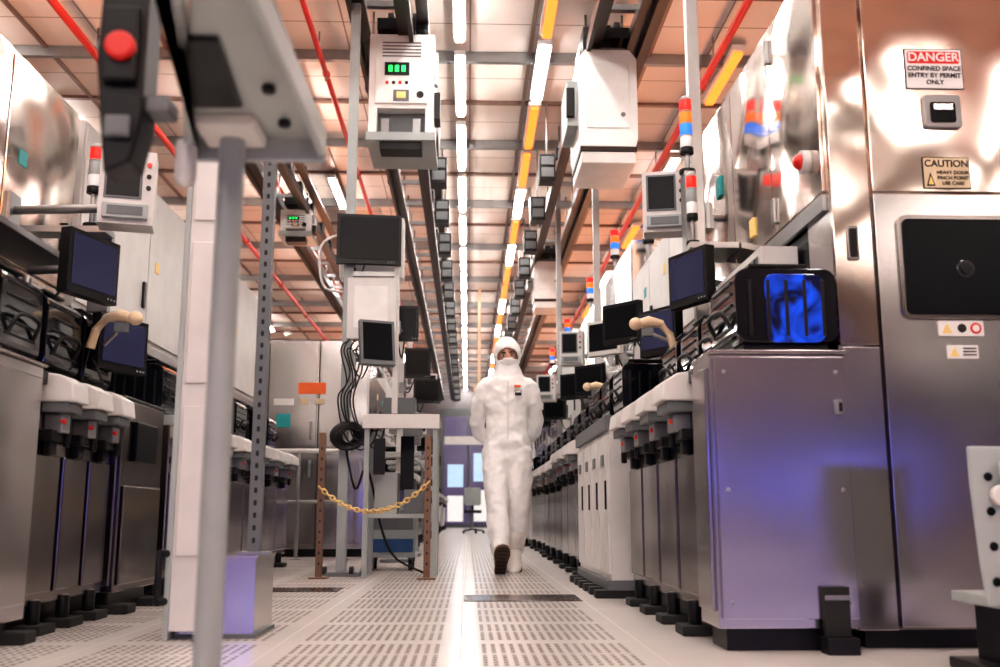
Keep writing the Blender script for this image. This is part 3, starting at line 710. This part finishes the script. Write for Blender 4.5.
b.box(-1.78, -1.49, 10.472, 10.48, 1.67, 1.79, ORANGE); b.box(-2.0, -1.85, 10.472, 10.48, 1.32, 1.46, TEAL); b.box(-2.03, -1.82, 10.472, 10.48, 1.55, 1.62, SIGNW); b.box(-1.75, -1.66, 10.472, 10.48, 1.56, 1.62, SIGNC); b.box(-1.60, -1.50, 10.472, 10.48, 1.56, 1.62, SIGNC)
b.done()
b = B('handrail', .003)
b.cyl((-2.15, 9.9, 1.04), (-1.15, 9.9, 1.04), .022, WHITE2); b.cyl((-2.15, 9.9, .55), (-1.15, 9.9, .55), .015, ALU)
for x in (-2.12, -1.65, -1.18): b.cyl((x, 9.9, 0), (x, 9.9, 1.04), .018, ALU); b.cyl((x, 9.9, 0), (x, 9.9, .012), .05, ALU)
b.done()
ys = 12.4; i = 0
while ys < 33:
    L = 2.2+(i % 3)*.6
    port_cabinet(-1, .72+.04*(i % 2), ys+.1, ys+L-.1, .95+.04*(i % 2), 3, (WHITE2, STEELD, STEEL)[i % 3])
    tall_tool(-1, 1.22, ys, ys+L, 2.2+.2*(i % 2), (STEEL, WHITE2, STEELP)[i % 3])
    if i < 5:
        monitor(-.78, ys+1, 1.7+.1*(i % 2), .30, .26, 28, 0, (-1.22, ys+1.2, 1.6), case=WHITE2 if i % 2 else BLACK, scr=SCREEN); stack(-1.3, ys+.6, 2.2+.2*(i % 2), .04)
    ys += L; i += 1
tall_tool(-1, 2.3, -6.5, 2.2, 2.4, STEEL, panels=6); tall_tool(1, 2.9, -6.5, 1.6, 2.4, STEEL, panels=6)

b = B('office_chair', .01)
cx, cy = .12, 24
b.rrect(cx, .86, .40, .42, .06, cy+.2, cy+.26, GREYL); b.box(cx-.21, cx+.21, cy-.2, cy+.22, .47, .54, BLACK); b.cyl((cx, cy, .1), (cx, cy, .48), .025, ALU); b.box(cx-.03, cx+.03, cy+.22, cy+.28, .5, .75, BLACK)
for k in range(5):
    a = k*2*math.pi/5; b.cyl((cx, cy, .10), (cx+.26*math.cos(a), cy+.26*math.sin(a), .06), .018, BLACK); b.sph((cx+.26*math.cos(a), cy+.26*math.sin(a), .03), .03, BLACK)
b.done()

GLASSF = mat('dark_floor_tile', (.06, .035, .028), .15)
b = B('floor_glass_tile', .002); b.box(-.015, .575, 5.10, 5.49, .0, .004, GLASSF); b.done()
b = B('floor_glass_tile', .002); b.box(-1.2, -.72, 5.75, 6.05, .0, .004, GLASSF); b.done()

# ------------------------------------------------------------------ cleanroom worker
WX, WY = .305, 7.80
wk = empty('cleanroom_worker', (WX, WY, 0))
def fin(o, vox=None, sm=0, disp=0, ds=.1, sub=0):
    o.modifiers.clear()
    if vox:
        r = o.modifiers.new('Remesh', 'REMESH'); r.mode = 'VOXEL'; r.voxel_size = vox; r.use_smooth_shade = True
    if sm:
        q = o.modifiers.new('Smooth', 'SMOOTH'); q.iterations = sm; q.factor = .5
    if sub:
        q = o.modifiers.new('Sub', 'SUBSURF'); q.levels = sub; q.render_levels = sub
    if disp:
        t = bpy.data.textures.new('folds', 'CLOUDS'); t.noise_scale = ds; t.noise_depth = 1
        d = o.modifiers.new('Folds', 'DISPLACE'); d.texture = t; d.strength = disp; d.mid_level = .5; d.texture_coords = 'LOCAL'
W = Matrix.Translation((WX, WY, 0))
b = B('suit_body', 0); b.M = W
b.loft([((0, 0, .76), .11, .10), ((0, 0, .84), .160, .135), ((0, 0, .95), .178, .15), ((0, 0, 1.06), .168, .138), ((0, 0, 1.18), .168, .132), ((0, -.005, 1.30), .180, .135), ((0, 0, 1.39), .188, .13), ((0, 0, 1.455), .165, .115), ((0, 0, 1.50), .125, .10), ((0, 0, 1.545), .10, .095), ((0, 0, 1.60), .095, .10)], SUIT, 28)
for s in (-1, 1):
    b.loft([((s*.12, 0, 1.435), .07, .07), ((s*.170, .01, 1.40), .078, .082), ((s*.197, .03, 1.32), .070, .078), ((s*.222, .07, 1.22), .062, .066), ((s*.236, .11, 1.13), .058, .062), ((s*.215, .15, 1.06), .056, .058), ((s*.16, .185, 1.015), .050, .050), ((s*.10, .205, .985), .044, .042)], SUIT, 18)
    b.sph((s*.14, 0, 1.42), (.08, .08, .07), SUIT)
b.loft([((-.085, 0, .92), .108, .132), ((-.088, -.04, .80), .108, .125), ((-.086, -.10, .64), .098, .110), ((-.080, -.155, .50), .088, .098), ((-.074, -.215, .38), .086, .094), ((-.068, -.275, .26), .078, .084), ((-.062, -.325, .16), .064, .070), ((-.060, -.345, .11), .055, .060)], SUIT, 20)
b.loft([((.085, 0, .92), .108, .132), ((.088, 0, .80), .110, .128), ((.090, -.015, .64), .102, .113), ((.086, -.01, .50), .092, .100), ((.080, .03, .38), .090, .096), ((.076, .075, .27), .082, .088), ((.072, .11, .18), .066, .072), ((.070, .12, .13), .057, .062)], SUIT, 20)
o = b.done(wk); fin(o, .012, 3, .030, .075)
b = B('suit_trim', .001); b.M = W
b.box(-.004, .004, -.150, -.138, 1.0, 1.44, SIGNW)
b.box(.055, .105, -.150, -.12, 1.33, 1.37, BLACK); b.box(.06, .10, -.153, -.148, 1.35, 1.366, SIGNW)
b.box(.05, .10, -.148, -.12, 1.395, 1.410, ORANGE)
b.done(wk)
b = B('neck', 0); b.M = W; b.loft([((0, 0, 1.48), .055, .055), ((0, -.005, 1.62), .052, .055)], SKIN, 16); o = b.done(wk)

HM = W @ Matrix.Translation((0, -.01, 1.655)) @ Matrix.Rotation(math.radians(-4), 4, 'Y') @ Matrix.Rotation(math.radians(4), 4, 'X')
b = B('head', 0); b.M = HM
vs = b.sph((0, 0, 0), (1, 1, 1), SKIN, 32, 24)
inv = HM.inverted()
for v in vs:
    p = inv @ v.co
    x, y, z = p.x*.080, p.y*.100, p.z*.118
    if z < 0: x *= 1-.28*(-p.z)**1.5; y = y*(1-.10*(-p.z))
    if y < 0:
        y -= .020*math.exp(-((x/.013)**2)-(((z+.022)/.022)**2))
        y += .010*(math.exp(-(((abs(x)-.032)/.014)**2)-((z/.012)**2)))
        y -= .006*math.exp(-((x/.025)**2)-(((z+.10)/.02)**2))
    v.co = HM @ Vector((x, y, z))
for s in (-1, 1):
    b.sph((s*.032, -.085, .0), (.0145, .012, .010), EYEW, 14, 10); b.sph((s*.032, -.0955, .0), (.0075, .003, .0075), IRIS, 12, 8)
    b.loft([((s*.014, -.099, .020), .004, .004), ((s*.032, -.100, .026), .005, .005), ((s*.052, -.087, .021), .003, .003)], HAIR, 8)
    b.sph((s*.080, .005, -.005), (.010, .018, .028), SKIN, 10, 8)
b.sph((0, -.094, -.060), (.024, .008, .007), LIPS, 12, 8)
b.done(wk)
b = B('hood', 0); b.M = HM
vs = b.sph((0, .012, .010), (.104, .118, .140), SUIT, 48, 36)
kill = []
for f in b.bm.faces:
    c = inv @ f.calc_center_median()
    if c.y < -.01 and (c.x/.078)**2+((c.z+.018)/.076)**2 < 1: kill.append(f)
bmesh.ops.delete(b.bm, geom=kill, context='FACES')
o = b.done(wk)
q = o.modifiers.new('Solid', 'SOLIDIFY'); q.thickness = .006; q.offset = 1
t = bpy.data.textures.new('hoodfold', 'CLOUDS'); t.noise_scale = .05
d = o.modifiers.new('Folds', 'DISPLACE'); d.texture = t; d.strength = .010
b = B('face_mask', 0); b.M = HM
vs = b.sph((0, 0, -.01), (.084, .112, .118), SUIT, 40, 32)
kill = []
for f in b.bm.faces:
    c = inv @ f.calc_center_median()
    if c.y > -.01 or c.z > -.034+.010*math.cos(min(1.5, abs(c.x)*22)) or c.z < -.115: kill.append(f)
bmesh.ops.delete(b.bm, geom=kill, context='FACES')
o = b.done(wk); q = o.modifiers.new('Solid', 'SOLIDIFY'); q.thickness = .003; q.offset = 1

def hand(s):
    b = B('hand', 0)
    base = W @ Matrix.Translation((s*.085, .212, .975)) @ Matrix.Rotation(math.radians(s*-118), 4, 'Y') @ Matrix.Scale(s*-1, 4, (1, 0, 0))
    b.M = base
    b.loft([((0, 0, -.03), .028, .022), ((0, 0, .0), .030, .018), ((0, 0, .04), .040, .015), ((0, 0, .085), .042, .013), ((0, 0, .095), .036, .010)], GLOVE, 16)
    for i, (x, L) in enumerate(((.031, .072), (.011, .080), (-.010, .074), (-.030, .058))):
        b.loft([((x, 0, .080), .0092, .0092), ((x*1.05, -.003, .088+L*.35), .0088, .0088), ((x*1.08, -.018, .088+L*.68), .0080, .0080), ((x*1.08, -.038, .088+L*.84), .0070, .0070), ((x*1.08, -.046, .088+L*.86), .004, .004)], GLOVE, 10)
    b.loft([((.026, -.002, .018), .014, .013), ((.048, -.012, .045), .0115, .011), ((.058, -.024, .072), .0095, .0095), ((.060, -.032, .092), .005, .005)], GLOVE, 10)
    o = b.done(wk); fin(o, .0035, 2)
hand(1); hand(-1)

def boot(x, y, pitch, z=0, yaw=0):
    b = B('boot', 0)
    piv = (0, .0, 0) if pitch > 0 else (0, -.19, 0)
    b.M = W @ Matrix.Translation((x, y, z)) @ Matrix.Rotation(math.radians(yaw), 4, 'Z') @ Matrix.Translation(piv) @ Matrix.Rotation(math.radians(-pitch), 4, 'X') @ Matrix.Translation((-piv[0], -piv[1], 0))
    rings = []
    for (yy, w, h) in ((.02, .028, .05), (.0, .038, .085), (-.04, .045, .125), (-.09, .045, .115), (-.14, .050, .085), (-.19, .055, .068), (-.235, .051, .055), (-.265, .034, .038), (-.275, .014, .022)):
        rings.append(((0, yy, .02+h/2-.005), w, h/2))
    b.loft(rings, BOOT, 20)
    b.loft([((0, -.035, .09), .045, .052), ((0, -.028, .16), .050, .057), ((0, -.02, .24), .060, .064)], BOOT, 18)
    out = [(0, .03), (.028, .022), (.042, -.01), (.042, -.08), (.049, -.14), (.058, -.19), (.053, -.24), (.032, -.275), (0, -.287)]
    pts = out+[(-a, c) for a, c in out[-2:0:-1]]
    b.prism(pts, 'z', 0, .022, SOLE)
    for k in range(7): b.box(-.032, .032, -.25+k*.038, -.235+k*.038, -.004, .001, RUB)
    o = b.done(wk)
boot(-.066, -.385, 44, .004, 4); boot(.072, .11, -26, .004, -6)

# ------------------------------------------------------------------ lights
def area(name, loc, rot, size, sizey, e, col):
    l = bpy.data.lights.new(name, 'AREA'); l.shape = 'RECTANGLE'; l.size = size; l.size_y = sizey; l.energy = e; l.color = col
    o = bpy.data.objects.new(name, l); scene.collection.objects.link(o); o.location = loc; o.rotation_euler = rot
    return o
R = math.radians
area('blue_reflection_light', (1.7, -5.5, .95), (R(90), 0, 0), 1.7, .25, 12, (.12, .15, 1))  # unseen blue lights added behind camera for reflections on the low steel
area('blue_reflection_light', (-1.9, -4.0, .95), (R(90), 0, R(12)), 1.0, .4, 9, (.12, .15, 1))
area('amber_reflection_light', (1.5, -5.0, 4.8), (R(50), 0, 0), 4, .5, 45, (1, .42, .17))  # unseen, added behind camera to warm the upper panel reflections
area('white_front_fill', (-.6, -6.5, 4.8), (R(62), 0, 0), 3.5, 1.2, 110, (1, .95, .91))  # unseen fill added behind camera to brighten the worker and camera-facing surfaces
for (x, y, L) in ((2.2, 4.2, 1.4), (2.3, 9.2, 3), (2.3, 16, 5), (2.3, 26, 6), (-3.0, 3.6, 1.8), (-3.0, 7.2, 3.6), (-2.3, 16, 5), (-2.3, 26, 6), (3.6, -3, 5), (-3.2, -2, 6)):
    area('amber_ceiling_wash', (x, y, 2.75), (R(180), 0, 0), .3, L, 7*L, (1, .36, .14))  # added up-facing lights without fixtures, tinting the ceiling orange
w = bpy.data.worlds.new('world'); scene.world = w; w.use_nodes = True
w.node_tree.nodes['Background'].inputs['Color'].default_value = (.8, .75, .75, 1); w.node_tree.nodes['Background'].inputs['Strength'].default_value = .2

# ------------------------------------------------------------------ camera
cd = bpy.data.cameras.new('camera'); cam = bpy.data.objects.new('camera', cd); scene.collection.objects.link(cam)
cam.location = (0, 0, .42); cam.rotation_euler = (R(90+10.3), 0, R(-1.83)); cd.lens = 36; cd.sensor_width = 36
cd.clip_start = .05; cd.dof.use_dof = True; cd.dof.focus_distance = 5.5; cd.dof.aperture_fstop = 2.8
scene.camera = cam
scene.view_settings.view_transform = 'Standard'
for look in ('Medium High Contrast', 'None'):
    try:
        scene.view_settings.look = look; break
    except Exception as e: pass
scene.view_settings.exposure = .68
